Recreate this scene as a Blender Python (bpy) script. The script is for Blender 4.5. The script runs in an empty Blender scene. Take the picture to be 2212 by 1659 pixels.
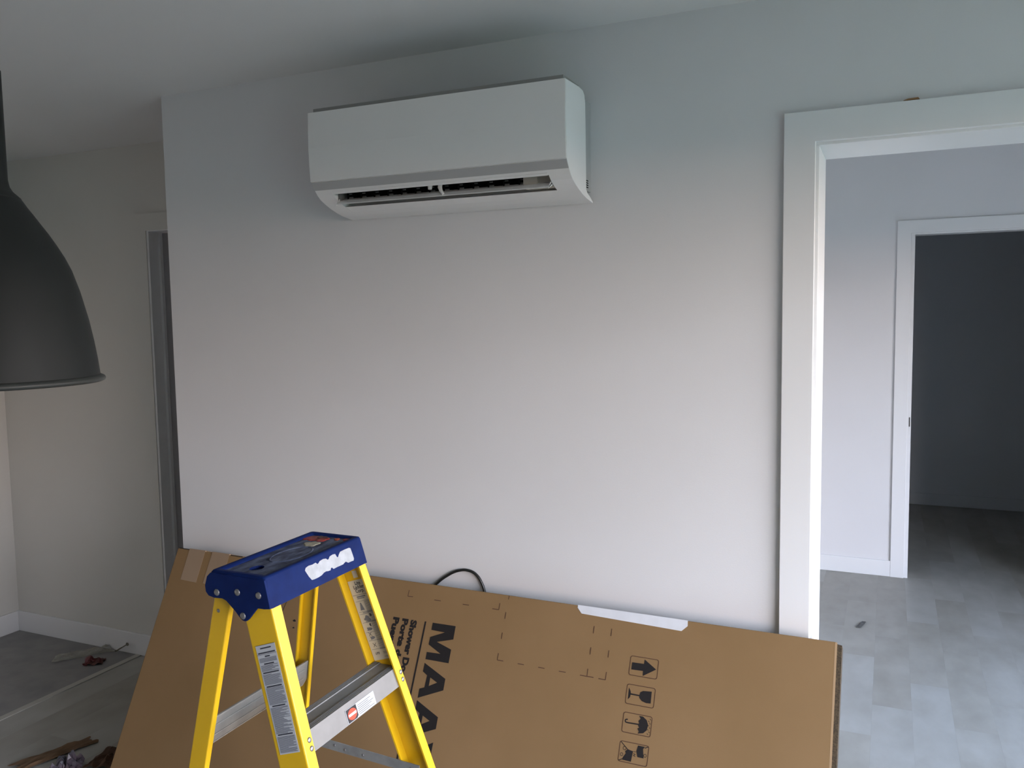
import bpy, bmesh, math, random
from mathutils import Vector, Matrix, noise

random.seed(7)
SC = bpy.context.scene
COL = SC.collection

# ------------------------------------------------------------------ camera
CAM_POS = Vector((0.0, 0.0, 1.6))
RX = Vector((0.9130, 0.4080, -0.0160))
FW = Vector((-0.4080, 0.9090, -0.0832)).normalized()
RX = (RX - FW * RX.dot(FW)).normalized()
UP = RX.cross(FW).normalized()
cd = bpy.data.cameras.new('camera')
cd.sensor_fit = 'HORIZONTAL'
cd.sensor_width = 36.0
cd.lens = 1817.6 * 36.0 / 2212.0
cd.clip_start = 0.02
cd.clip_end = 500
cam = bpy.data.objects.new('camera', cd)
COL.objects.link(cam)
R = Matrix((RX, UP, -FW)).transposed().to_4x4()
cam.matrix_world = Matrix.Translation(CAM_POS) @ R
SC.camera = cam

# ------------------------------------------------------------------ world / daylight
W = bpy.data.worlds.new('World')
SC.world = W
W.use_nodes = True
nt = W.node_tree
nt.nodes.clear()
wo = nt.nodes.new('ShaderNodeOutputWorld')
bg = nt.nodes.new('ShaderNodeBackground')
tc = nt.nodes.new('ShaderNodeTexCoord')
sx = nt.nodes.new('ShaderNodeSeparateXYZ')
rp = nt.nodes.new('ShaderNodeValToRGB')
nt.links.new(tc.outputs['Generated'], sx.inputs[0])
nt.links.new(sx.outputs['Z'], rp.inputs[0])
nt.links.new(rp.outputs[0], bg.inputs[0])
nt.links.new(bg.outputs[0], wo.inputs[0])
SKY = [(0.0, (0.7, 0.48, 0.4)), (0.08, (0.76, 0.635, 0.59)), (0.18, (0.81, 0.83, 0.94)), (0.36, (0.57, 0.71, 0.995)), (0.58, (0.18, 0.26, 0.43)), (1.0, (0.065, 0.1, 0.18))]
cr = rp.color_ramp
cr.elements[0].position, cr.elements[0].color = SKY[0][0], (*SKY[0][1], 1)
cr.elements[1].position, cr.elements[1].color = SKY[-1][0], (*SKY[-1][1], 1)
for pos, c in SKY[1:-1]:
    el = cr.elements.new(pos)
    el.color = (*c, 1)
bg.inputs[1].default_value = 12.0

# patio-door opening in the right wall: daylight enters here
WIN_X, WIN_Y0, WIN_Y1, WIN_Z0, WIN_Z1 = 1.62, -0.9, 2.08, 0.06, 2.08
WX1, YB = WIN_X + 0.12, -5.0
HW_Y0, HW_Y1 = 2.62, 4.15            # glazed door at the right end of the hall
for wy0, wy1 in ((WIN_Y0, WIN_Y1), (HW_Y0, HW_Y1)):
    pl = bpy.data.lights.new('window_portal', 'AREA')
    pl.shape = 'RECTANGLE'
    pl.size = WIN_Z1 - WIN_Z0
    pl.size_y = wy1 - wy0
    pl.cycles.is_portal = True
    po = bpy.data.objects.new('window_portal', pl)
    COL.objects.link(po)
    po.location = (WIN_X + 0.11, (wy0 + wy1) / 2, (WIN_Z0 + WIN_Z1) / 2)
    po.rotation_euler = (0, math.radians(90), 0)

vs = SC.view_settings
vs.view_transform = 'Standard'
vs.look = 'None'
vs.gamma = 1.0
vs.use_curve_mapping = False
vs.exposure = 1.05
SC.cycles.max_bounces = 7
SC.cycles.diffuse_bounces = 4
SC.cycles.glossy_bounces = 3
SC.cycles.adaptive_threshold = 0.03
SC.cycles.sample_clamp_indirect = 6.0


# ------------------------------------------------------------------ materials
def mat(name, col, rough=0.6, metal=0.0, spec=0.4, var=0.0, vscale=6.0, bump=0.0, bscale=200.0,
        stretch=(1, 1, 1), coat=0.0, col2=None, detail=4.0, trans=0.0, alpha=1.0, rand=False, ramp=(0.35, 0.65)):
    m = bpy.data.materials.new(name)
    m.use_nodes = True
    n = m.node_tree.nodes
    l = m.node_tree.links
    b = n['Principled BSDF']
    b.inputs['Base Color'].default_value = (*col, 1)
    b.inputs['Roughness'].default_value = rough
    b.inputs['Metallic'].default_value = metal
    b.inputs['Specular IOR Level'].default_value = spec
    b.inputs['Coat Weight'].default_value = coat
    b.inputs['Transmission Weight'].default_value = trans
    b.inputs['Alpha'].default_value = alpha
    t = n.new('ShaderNodeTexCoord')
    mp = n.new('ShaderNodeMapping')
    mp.inputs['Scale'].default_value = stretch
    l.new(t.outputs['Object'], mp.inputs[0])
    if rand:                      # every piece starts elsewhere in the grain
        oi = n.new('ShaderNodeObjectInfo')
        ml = n.new('ShaderNodeMath')
        ml.operation = 'MULTIPLY'
        ml.inputs[1].default_value = 37.0
        l.new(oi.outputs['Random'], ml.inputs[0])
        l.new(ml.outputs[0], mp.inputs['Location'])
    if var > 0 or col2:
        nz = n.new('ShaderNodeTexNoise')
        nz.inputs['Scale'].default_value = vscale
        nz.inputs['Detail'].default_value = detail
        l.new(mp.outputs[0], nz.inputs['Vector'])
        rr = n.new('ShaderNodeValToRGB')
        rr.color_ramp.elements[0].position = ramp[0]
        rr.color_ramp.elements[1].position = ramp[1]
        c2 = col2 if col2 else tuple(min(1, c * (1 + var)) for c in col)
        c1 = col if col2 else tuple(c * (1 - var) for c in col)
        rr.color_ramp.elements[0].color = (*c1, 1)
        rr.color_ramp.elements[1].color = (*c2, 1)
        l.new(nz.outputs[0], rr.inputs[0])
        l.new(rr.outputs[0], b.inputs['Base Color'])
    if bump > 0:
        nb = n.new('ShaderNodeTexNoise')
        nb.inputs['Scale'].default_value = bscale
        nb.inputs['Detail'].default_value = 3
        l.new(mp.outputs[0], nb.inputs['Vector'])
        bp = n.new('ShaderNodeBump')
        bp.inputs['Strength'].default_value = bump
        bp.inputs['Distance'].default_value = 0.002
        l.new(nb.outputs[0], bp.inputs['Height'])
        l.new(bp.outputs[0], b.inputs['Normal'])
    return m


M = {}
M['wall'] = mat('wall_paint', (0.69, 0.695, 0.70), 0.75, spec=0.2, bump=0.10, bscale=260, var=0.012, vscale=2.5)
M['wallwarm'] = mat('wall_paint_warm', (0.65, 0.645, 0.605), 0.75, spec=0.2, bump=0.10, bscale=260, var=0.012, vscale=2.5)
M['wallshade'] = mat('wall_paint_shaded', (0.56, 0.59, 0.61), 0.8, spec=0.2, bump=0.1, bscale=260)  # wall paint darkened for the unlit room: its shade is in the colour
M['ceil'] = mat('ceiling_paint', (0.73, 0.74, 0.735), 0.85, spec=0.15, bump=0.10, bscale=220)
M['trim'] = mat('trim_paint', (0.75, 0.76, 0.76), 0.45, spec=0.35, bump=0.03, bscale=90)
M['jamb'] = mat('jamb_paint', (0.76, 0.77, 0.77), 0.4, spec=0.4)
M['doorgrey'] = mat('door_grey', (0.30, 0.295, 0.30), 0.5, var=0.04)
M['rust'] = mat('rust_stain', (0.28, 0.16, 0.08), 0.9)
M['plank'] = [mat('plank_%d' % i, c, 0.42, spec=0.4, col2=c2, vscale=7.0, stretch=(1.5, 0.8, 1), detail=9, bump=0.04, bscale=60, rand=True, ramp=(0.25, 0.75))
              for i, (c, c2) in enumerate([((0.285, 0.275, 0.238), (0.372, 0.366, 0.332)), ((0.262, 0.252, 0.217), (0.348, 0.338, 0.30)),
                                           ((0.305, 0.30, 0.268), (0.388, 0.386, 0.357)), ((0.274, 0.264, 0.228), (0.36, 0.35, 0.31))])]
M['grout'] = mat('plank_joint', (0.30, 0.29, 0.275), 0.8)
M['greyfloor'] = mat('grey_sheet_floor', (0.20, 0.20, 0.205), 0.55, col2=(0.26, 0.255, 0.25), vscale=9, bump=0.05, bscale=80)
M['strip'] = mat('threshold_strip', (0.42, 0.41, 0.37), 0.4, var=0.05)
M['card'] = mat('cardboard', (0.228, 0.142, 0.066), 0.85, spec=0.1, col2=(0.252, 0.158, 0.076), vscale=3.0, bump=0.06, bscale=400)
M['cardedge'] = mat('cardboard_edge', (0.36, 0.24, 0.13), 0.85)
M['carddark'] = mat('corrugated_edge', (0.075, 0.052, 0.026), 0.9, col2=(0.028, 0.02, 0.011), vscale=260)
M['tapeclear'] = mat('packing_tape', (0.30, 0.21, 0.135), 0.35, spec=0.4, var=0.03)
M['ink'] = mat('black_ink', (0.016, 0.014, 0.014), 0.65, spec=0.25)
M['inkline'] = mat('brown_ink_line', (0.075, 0.035, 0.018), 0.8)
M['whitetape'] = mat('white_paper_tape', (0.66, 0.68, 0.71), 0.6, var=0.03, vscale=30)
M['yellow'] = mat('yellow_fiberglass', (0.72, 0.445, 0.009), 0.38, spec=0.5, var=0.03, vscale=14, bump=0.05, bscale=350)
M['alu'] = mat('aluminium', (0.215, 0.215, 0.207), 0.45, metal=0.3, var=0.08, vscale=18)
M['aludull'] = mat('dull_aluminium', (0.33, 0.32, 0.29), 0.5, metal=0.5, var=0.12, vscale=22)
M['steel'] = mat('zinc_rivet', (0.30, 0.30, 0.30), 0.4, metal=0.8)
M['galv'] = mat('galvanised_bar', (0.36, 0.38, 0.39), 0.5, metal=0.7, var=0.12, vscale=30)
M['blue'] = mat('blue_plastic', (0.0028, 0.0120, 0.078), 0.6, spec=0.12, col2=(0.0042, 0.0170, 0.098), vscale=25, bump=0.05, bscale=250)
M['bluetray'] = mat('scuffed_blue_tray', (0.010, 0.016, 0.045), 0.6, col2=(0.11, 0.13, 0.20), vscale=24, stretch=(3.0, 1.0, 1.0), detail=10)
M['paintwhite'] = mat('white_paint', (0.37, 0.395, 0.42), 0.6, var=0.10, vscale=60)
M['paintred'] = mat('red_paint', (0.24, 0.020, 0.014), 0.4, var=0.35, vscale=60)
M['paintorange'] = mat('orange_paint', (0.34, 0.055, 0.018), 0.45)
M['paintdark'] = mat('dark_red_paint', (0.06, 0.012, 0.012), 0.4)
M['paintcream'] = mat('cream_paint', (0.31, 0.275, 0.20), 0.6, var=0.25, vscale=70)
M['label'] = mat('label_paper', (0.50, 0.53, 0.56), 0.45, var=0.02)
M['labelcream'] = mat('label_cream', (0.66, 0.63, 0.54), 0.45, var=0.03)
M['print'] = mat('label_grey_print', (0.20, 0.215, 0.25), 0.7)
M['printdark'] = mat('label_dark_print', (0.045, 0.05, 0.065), 0.7)
M['danger'] = mat('label_red_oval', (0.62, 0.06, 0.025), 0.45)
M['black'] = mat('label_black', (0.012, 0.012, 0.014), 0.5)
M['acwhite'] = mat('ac_white_plastic', (0.81, 0.80, 0.78), 0.38, spec=0.45)
M['acside'] = mat('ac_side_plastic', (0.84, 0.85, 0.845), 0.4, spec=0.45)
M['acstrip'] = mat('ac_silver_strip', (0.47, 0.47, 0.465), 0.4, metal=0.2)
M['acgrille'] = mat('ac_top_grille', (0.32, 0.32, 0.31), 0.7)
M['acback'] = mat('ac_mount_plate', (0.40, 0.41, 0.41), 0.6)
M['acbeige'] = mat('ac_inner_beige', (0.44, 0.41, 0.36), 0.6)
M['acblack'] = mat('ac_black_plastic', (0.004, 0.004, 0.0045), 0.8, spec=0.05)
M['acvane'] = mat('ac_vane_tip', (0.16, 0.16, 0.155), 0.5)
M['lamp'] = mat('lamp_enamel', (0.011, 0.014, 0.014), 0.55, spec=0.2, var=0.05)
M['lamprim'] = mat('lamp_rim', (0.028, 0.032, 0.030), 0.45, spec=0.3)
M['lampin'] = mat('lamp_inside', (0.70, 0.69, 0.66), 0.5)
M['cord'] = mat('black_rubber', (0.012, 0.013, 0.012), 0.35, spec=0.5)
M['plastic'] = mat('clear_plastic', (0.50, 0.49, 0.42), 0.2, spec=0.7, alpha=0.30)
M['redplastic'] = mat('red_wrapper', (0.13, 0.012, 0.018), 0.4, col2=(0.07, 0.02, 0.014), vscale=30)
M['wrap'] = mat('grey_wrapper', (0.09, 0.09, 0.11), 0.3, spec=0.5, col2=(0.16, 0.11, 0.14), vscale=25)
M['scrapcard'] = mat('dark_cardboard', (0.16, 0.095, 0.05), 0.9, var=0.15, vscale=20)  # mottled brown, darker than the carton's cardboard
M['brown'] = mat('brown_scrap', (0.085, 0.042, 0.024), 0.85, var=0.2)
M['screw'] = mat('screw_metal', (0.20, 0.19, 0.15), 0.4, metal=0.8)
M['chip'] = mat('dark_chip', (0.09, 0.09, 0.085), 0.6)
M['strike'] = mat('strike_plate', (0.06, 0.055, 0.05), 0.5, metal=0.5)
M['grass'] = mat('grass', (0.135, 0.15, 0.075), 0.9, col2=(0.17, 0.185, 0.105), vscale=0.8)
M['winframe'] = mat('window_frame', (0.75, 0.75, 0.75), 0.4)


def glass_mat():
    m = bpy.data.materials.new('window_glass')
    m.use_nodes = True
    n = m.node_tree.nodes
    n.clear()
    o = n.new('ShaderNodeOutputMaterial')
    mx = n.new('ShaderNodeMixShader')
    tr = n.new('ShaderNodeBsdfTransparent')
    gl = n.new('ShaderNodeBsdfGlossy')
    gl.inputs['Roughness'].default_value = 0.02
    mx.inputs[0].default_value = 0.06
    l = m.node_tree.links
    l.new(tr.outputs[0], mx.inputs[1])
    l.new(gl.outputs[0], mx.inputs[2])
    l.new(mx.outputs[0], o.inputs[0])
    return m


M['glass'] = glass_mat()


# ------------------------------------------------------------------ helpers
def link(name, me, m, parent=None, smooth=False):
    o = bpy.data.objects.new(name, me)
    COL.objects.link(o)
    if isinstance(m, str):
        m = M[m]
    if m is not None:
        me.materials.append(m)
    if parent:
        o.parent = parent
    if smooth:
        for f in me.polygons:
            f.use_smooth = True
    return o


def mesh(name, v, f, m, parent=None, smooth=False):
    me = bpy.data.meshes.new(name)
    me.from_pydata([tuple(x) for x in v], [], f)
    bm = bmesh.new()
    bm.from_mesh(me)
    bmesh.ops.recalc_face_normals(bm, faces=bm.faces)
    bm.to_mesh(me)
    bm.free()
    return link(name, me, m, parent, smooth)


class MB:
    """collects closed pieces of one object"""

    def __init__(s):
        s.v, s.f = [], []

    def add(s, v, f):
        k = len(s.v)
        s.v += [tuple(x) for x in v]
        s.f += [tuple(i + k for i in q) for q in f]
        return s

    def box(s, a, b):
        x0, y0, z0 = a
        x1, y1, z1 = b
        v = [(x0, y0, z0), (x1, y0, z0), (x1, y1, z0), (x0, y1, z0), (x0, y0, z1), (x1, y0, z1), (x1, y1, z1), (x0, y1, z1)]
        return s.add(v, [(3, 2, 1, 0), (4, 5, 6, 7), (0, 1, 5, 4), (1, 2, 6, 5), (2, 3, 7, 6), (3, 0, 4, 7)])

    def prism(s, ring0, ring1):
        n = len(ring0)
        v = list(ring0) + list(ring1)
        f = [tuple(range(n))[::-1], tuple(range(n, 2 * n))]
        f += [(i, (i + 1) % n, n + (i + 1) % n, n + i) for i in range(n)]
        return s.add(v, f)

    def loft(s, rings, cap0=True, cap1=True):
        n = len(rings[0])
        v = [p for r in rings for p in r]
        f = []
        for k in range(len(rings) - 1):
            f += [(k * n + i, k * n + (i + 1) % n, (k + 1) * n + (i + 1) % n, (k + 1) * n + i) for i in range(n)]
        if cap0:
            f.append(tuple(range(n))[::-1])
        if cap1:
            f.append(tuple(range((len(rings) - 1) * n, len(rings) * n)))
        return s.add(v, f)

    def tube(s, pts, r, n=8, cap=True):
        pts = [Vector(p) for p in pts]
        rr = r if isinstance(r, (list, tuple)) else [r] * len(pts)
        rings = []
        prev = None
        for i, p in enumerate(pts):
            t = (pts[min(i + 1, len(pts) - 1)] - pts[max(i - 1, 0)]).normalized()
            if prev is None:
                a = t.orthogonal().normalized()
            else:
                a = (prev - t * prev.dot(t)).normalized()
            prev = a
            b = t.cross(a)
            rings.append([p + (a * math.cos(2 * math.pi * k / n) + b * math.sin(2 * math.pi * k / n)) * rr[i] for k in range(n)])
        return s.loft(rings, cap, cap)

    def dome(s, c, nrm, r, h=0.35, n=12):
        c = Vector(c)
        nrm = Vector(nrm).normalized()
        a = nrm.orthogonal().normalized()
        b = nrm.cross(a)
        rings = []
        for q in (0.0, 0.35, 0.65, 0.9):
            rad = r * math.cos(q * math.pi / 2)
            rings.append([c + nrm * (r * h * math.sin(q * math.pi / 2)) + (a * math.cos(2 * math.pi * k / n) + b * math.sin(2 * math.pi * k / n)) * rad for k in range(n)])
        return s.loft(rings)

    def build(s, name, m, parent=None, smooth=False, bevel=0.0, seg=2):
        o = mesh(name, s.v, s.f, m, parent, smooth)
        if bevel:
            md = o.modifiers.new('bevel', 'BEVEL')
            md.width = bevel
            md.segments = seg
            md.limit_method = 'ANGLE'
            md.angle_limit = math.radians(40)
        return o


def struct(o):
    o['kind'] = 'structure'
    return o


def tag(o, label, cat, group=None):
    o['label'] = label
    o['category'] = cat
    if group:
        o['group'] = group
    return o


def thing(name, label, cat, loc=(0, 0, 0), mtx=None):
    o = bpy.data.objects.new(name, None)
    o.empty_display_size = 0.1
    COL.objects.link(o)
    if mtx is not None:
        o.matrix_world = mtx
    else:
        o.location = loc
    return tag(o, label, cat)


def rebase(root):
    """parts were built in world space: shift them so the Empty can sit at the base"""
    for ch in root.children:
        ch.location = Vector(ch.location) - Vector(root.location)


def boxes(name, bs, m, parent=None, bevel=0.0):
    b = MB()
    for a, c in bs:
        b.box(a, c)
    return b.build(name, m, parent, bevel=bevel)


# ------------------------------------------------------------------ the setting
H = 2.385
D = 2.2805            # wall with the air conditioner
FAR = 2.839           # set-back wall at the left
HALL = 5.402          # wall across the hall
EX0, EX1 = -4.11, WIN_X
OPX0, OPX1, OPZ = -0.168, 1.05, 2.008
struct(boxes('wall_front', [((-2.365, D, 0), (OPX0 - 0.014, 2.49, H)), ((OPX0 - 0.014, D, OPZ + 0.014), (OPX1 + 0.014, 2.49, H)),
                            ((OPX1 + 0.014, D, 0), (WX1, 2.49, H))], 'wall'))
struct(boxes('wall_return', [((-2.365, 2.49, 0), (-2.25, 2.96, H))], 'wall'))
DX0, DX1, DZ = -3.067, -2.43, 1.996
struct(boxes('wall_far', [((-4.22, FAR, 0), (DX0 - 0.012, 2.95, H)), ((DX0 - 0.012, FAR, DZ + 0.012), (-2.365, 2.95, H)),
                          ((DX1 + 0.012, FAR, 0), (-2.365, 2.95, DZ + 0.012))], 'wallwarm'))
struct(boxes('wall_left', [((-4.22, YB - 0.12, 0), (EX0, FAR, H))], 'wallwarm'))
struct(boxes('wall_right', [((WIN_X, WIN_Y1, 0), (WX1, D, H)), ((WIN_X, YB - 0.12, 0), (WX1, WIN_Y0, H)),
                            ((WIN_X, WIN_Y0, WIN_Z1), (WX1, WIN_Y1, H)), ((WIN_X, WIN_Y0, 0), (WX1, WIN_Y1, WIN_Z0))], 'wall'))
struct(boxes('wall_back', [((EX0, YB - 0.12, 0), (WIN_X, YB, H))], 'wall'))
HH = 2.62             # the hall beyond the doorway is taller
struct(boxes('ceiling', [((-4.22, YB - 0.12, H), (WX1, 2.42, H + 0.1)), ((-4.22, 2.42, H), (-2.25, 2.97, H + 0.1))], 'ceil'))
struct(boxes('ceiling_hall', [((-1.7, 2.42, HH), (WX1, 7.62, HH + 0.1))], 'ceil'))
struct(boxes('wall_hall_front', [((-1.7, 2.42, H), (WX1, 2.49, HH))], 'wall'))
# the hall and the dark room behind it
HX0, HX1, HZ = 0.113, 0.93, 2.015
struct(boxes('wall_hall', [((-1.6, HALL, 0), (HX0, 5.51, HH)), ((HX0, HALL, HZ + 0.01), (HX1, 5.51, HH)), ((HX1, HALL, 0), (WX1, 5.51, HH))], 'wall'))
struct(boxes('wall_hall_left', [((-1.7, 2.49, 0), (-1.6, 5.51, HH))], 'wall'))
struct(boxes('wall_hall_right', [((WIN_X, 2.49, 0), (WX1, HW_Y0, HH)), ((WIN_X, HW_Y1, 0), (WX1, 5.402, HH)), ((WIN_X, HW_Y0, WIN_Z1), (WX1, HW_Y1, HH)), ((WIN_X, HW_Y0, 0), (WX1, HW_Y1, WIN_Z0))], 'wall'))
struct(boxes('wall_room_back', [((-1.0, 7.507, 0), (1.62, 7.62, HH))], 'wallshade'))
struct(boxes('wall_room_left', [((-1.0, 5.51, 0), (-0.9, 7.507, HH))], 'wallshade'))
struct(boxes('wall_room_right', [((1.52, 5.51, 0), (1.62, 7.507, HH))], 'wallshade'))
# floor: sub-floor slab, grey sheet floor at the left, laid planks elsewhere
floor = struct(boxes('floor', [((-4.22, YB - 0.12, -0.12), (WX1, 7.62, -0.009))], 'grout'))
struct(boxes('floor_grey', [((EX0, YB, -0.009), (-3.262, FAR, 0.002))], 'greyfloor'))
PW = 0.1455
plank_meshes = {}


def plank(x0, x1, y0, y1, k):
    w, l = round(x1 - x0, 4), round(y1 - y0, 4)
    key = (w, l, k)
    if key not in plank_meshes:
        g = 0.00005
        me = bpy.data.meshes.new('plank')
        b = MB()
        c = 0.0001
        r0 = [(g, g, -0.009), (w - g, g, -0.009), (w - g, l - g, -0.009), (g, l - g, -0.009)]
        r1 = [(g, g, -c), (w - g, g, -c), (w - g, l - g, -c), (g, l - g, -c)]
        r2 = [(g + c, g + c, 0), (w - g - c, g + c, 0), (w - g - c, l - g - c, 0), (g + c, l - g - c, 0)]
        b.loft([r0, r1, r2])
        me.from_pydata(b.v, [], b.f)
        me.materials.append(M['plank'][k])
        plank_meshes[key] = me
    o = bpy.data.objects.new('plank', plank_meshes[key])
    COL.objects.link(o)
    o.location = (x0, y0, 0)
    o.parent = floor


xs = [-3.235 + PW * i for i in range(44)]
for i in range(43):
    x0, x1 = xs[i], min(xs[i + 1], WIN_X)
    if x1 - x0 < 0.02:
        continue
    yend = D if x0 > -2.36 else FAR
    if -0.33 < x0 < 1.1:
        yend = 2.30
    # room side
    y = YB
    L = 2.5
    first = True
    while y < yend - 0.01:
        l = L * (0.35 + 0.5 * ((i * 7) % 5) / 4.0) if first else L
        first = False
        y2 = min(y + l, yend)
        if yend - y2 < 0.25:
            y2 = yend
        plank(x0, x1, y, y2, (i * 5 + int(y * 3)) % 4)
        y = y2
    # hall and room behind it
    if -1.55 < x0 < 1.5:
        y0 = 2.30 if -0.33 < x0 < 1.1 else 2.49
        yend = HALL if (x0 < HX0 - 0.1) else 7.507
        y = y0
        first = True
        while y < yend - 0.01:
            l = 0.78 * (0.3 + 0.7 * ((i * 3) % 7) / 6.0) if first else (0.78 if y < 5.2 else 1.2)
            first = False
            y2 = min(y + l, yend)
            if yend - y2 < 0.2:
                y2 = yend
            plank(x0, x1, y, y2, random.randrange(4))
            y = y2
struct(boxes('trim_1', [((-3.266, YB, -0.004), (-3.234, FAR - 0.012, 0.0035))], 'strip', bevel=0.0015))


# baseboards
def baseboard(name, a, b):
    struct(boxes(name, [(a, b)], 'wallshade' if name == 'baseboard_room' else 'trim', bevel=0.003))


baseboard('baseboard_far', (EX0, FAR - 0.013, 0), (DX0 - 0.083, FAR, 0.105))
baseboard('baseboard_left', (EX0, YB, 0), (EX0 + 0.013, FAR - 0.013, 0.105))
baseboard('baseboard_front', (-2.365, D - 0.013, 0), (OPX0 - 0.085, D, 0.105))
baseboard('baseboard_hall', (-1.6, HALL - 0.012, 0), (0.036, HALL, 0.096))
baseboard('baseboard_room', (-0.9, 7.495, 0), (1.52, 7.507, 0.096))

# door casings; trim_2 is the doorway casing at the right of the photo
CX = 0.076
def ucasing(name, x0, x1, z1, w, y0, y1):
    """one mitred casing round a doorway: outer edge w beyond the opening"""
    prof = [(x0 - w, 0), (x0, 0), (x0, z1), (x1, z1), (x1, 0), (x1 + w, 0), (x1 + w, z1 + w), (x0 - w, z1 + w)]
    return MB().prism([(x, y0, z) for x, z in prof], [(x, y1, z) for x, z in prof]).build(name, 'trim', bevel=0.0015)


t2 = struct(ucasing('trim_2', OPX0 - 0.0085, OPX1 + 0.0085, 2.0155, CX, D - 0.017, D))
MB().box((OPX0 - 0.014, D - 0.002, 0), (OPX0, 2.505, OPZ)).build('jamb_side', 'jamb', t2, bevel=0.0015)
MB().box((OPX0 - 0.014, D - 0.002, OPZ), (OPX1 + 0.014, 2.505, OPZ + 0.014)).build('jamb_head', 'jamb', t2, bevel=0.0015)
MB().box((OPX1, D - 0.002, 0), (OPX1 + 0.014, 2.505, OPZ)).build('jamb_side', 'jamb', t2, bevel=0.0015)
MB().box((OPX0 - 0.085, 2.49, 0), (OPX0 - 0.010, 2.506, 2.09)).build('casing_back', 'trim', t2, bevel=0.002)
MB().add([(0.02, D - 0.0178, 2.0925), (0.055, D - 0.0178, 2.0922), (0.052, D - 0.0178, 2.0965), (0.03, D - 0.0178, 2.0955),
          (0.02, D, 2.0925), (0.055, D, 2.0922), (0.052, D, 2.0965), (0.03, D, 2.0955)],
         [(0, 1, 2, 3), (4, 7, 6, 5), (0, 4, 5, 1), (1, 5, 6, 2), (2, 6, 7, 3), (3, 7, 4, 0)]).build('rust_stain', 'rust', t2)
# hall doorway
t3 = struct(ucasing('trim_3', HX0 - 0.008, HX1 + 0.008, 2.024, 0.073, HALL - 0.014, HALL))
MB().box((HX0 - 0.010, HALL - 0.002, 0), (HX0 + 0.013, 5.52, HZ)).build('jamb_side', 'trim', t3)
MB().box((HX0 - 0.010, HALL - 0.002, HZ), (HX1 + 0.010, 5.52, HZ + 0.013)).build('jamb_head', 'trim', t3)
MB().box((HX1 - 0.013, HALL - 0.002, 0), (HX1 + 0.010, 5.52, HZ)).build('jamb_side', 'trim', t3)
MB().box((HX0 + 0.002, HALL - 0.004, 0.905), (HX0 + 0.0075, HALL - 0.001, 0.96)).build('strike_plate', 'strike', t3)
# door in the set-back wall at the left
t4 = struct(MB().box((DX0 - 0.083, FAR - 0.005, 0), (DX0 - 0.006, FAR, 2.0)).build('trim_4', 'wallwarm'))
MB().box((DX0 - 0.083, FAR - 0.005, 2.0), (DX1 + 0.06, FAR, 2.077)).build('casing_head', 'wallwarm', t4)
MB().box((DX0 - 0.012, FAR - 0.001, 0), (DX0 + 0.006, 2.955, DZ)).build('jamb_side', 'trim', t4)
MB().box((DX0 - 0.012, FAR - 0.001, DZ), (DX1 + 0.012, 2.955, DZ + 0.012)).build('jamb_head', 'trim', t4)
MB().box((DX1, FAR - 0.001, 0), (DX1 + 0.012, 2.955, DZ)).build('jamb_side', 'trim', t4)
d1 = struct(MB().box((DX0 + 0.008, 2.905, 0.008), (DX1 - 0.002, 2.945, DZ - 0.003)).build('door_1', 'doorgrey', bevel=0.002))
MB().box((DX0 + 0.006, 2.89, 0), (DX0 + 0.020, 2.905, DZ)).build('stop', 'trim', d1)
MB().box((DX0 + 0.130, 2.899, 0.25), (DX0 + 0.137, 2.905, DZ - 0.02)).build('panel_moulding', 'trim', d1)
MB().box((DX0 + 0.143, 2.898, 0.25), (DX1 - 0.1, 2.905, DZ - 0.02)).build('panel', 'doorgrey', d1)

# patio door that lets the daylight in (right of the camera, outside the frame)
for nm, wy0, wy1 in (('window_1', WIN_Y0, WIN_Y1), ('window_2', HW_Y0, HW_Y1)):
    wx0, wx1, wm = WIN_X + 0.03, WIN_X + 0.09, (wy0 + wy1) / 2
    w1 = struct(boxes(nm, [((wx0, wy0, WIN_Z0), (wx1, wy0 + 0.05, WIN_Z1)), ((wx0, wy1 - 0.05, WIN_Z0), (wx1, wy1, WIN_Z1)),
                           ((wx0, wy0 + 0.05, WIN_Z1 - 0.05), (wx1, wy1 - 0.05, WIN_Z1)), ((wx0, wy0 + 0.05, WIN_Z0), (wx1, wy1 - 0.05, WIN_Z0 + 0.05)),
                           ((wx0, wm - 0.035, WIN_Z0 + 0.05), (wx1, wm + 0.035, WIN_Z1 - 0.05))], 'winframe'))
    for a, b in ((wy0 + 0.05, wm - 0.035), (wm + 0.035, wy1 - 0.05)):
        mesh('pane', [(WIN_X + 0.06, a, WIN_Z0 + 0.05), (WIN_X + 0.06, b, WIN_Z0 + 0.05), (WIN_X + 0.06, b, WIN_Z1 - 0.05), (WIN_X + 0.06, a, WIN_Z1 - 0.05)],
             [(0, 1, 2, 3)], 'glass', w1)
struct(boxes('sky_blocker', [((WX1, YB - 0.12, 2.34), (WX1 + 1.3, 2.35, 2.46))], 'winframe'))  # unseen slab added outside to block the high sky from the room window
struct(boxes('ground', [((WX1 + 0.01, -150, -0.5), (300, 150, -0.25))], 'grass'))

# ------------------------------------------------------------------ air conditioner
XL, XR = -1.570, -0.765
OL, OR = -1.514, -0.826
ac = thing('air_conditioner', 'white wall-mounted air conditioner with its louver open, high on the white wall', 'air conditioner', (-1.1675, D, 1.905))


def xprism(b, prof, x0, x1):
    return b.prism([(x0, y, z) for y, z in prof], [(x1, y, z) for y, z in prof])


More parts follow.
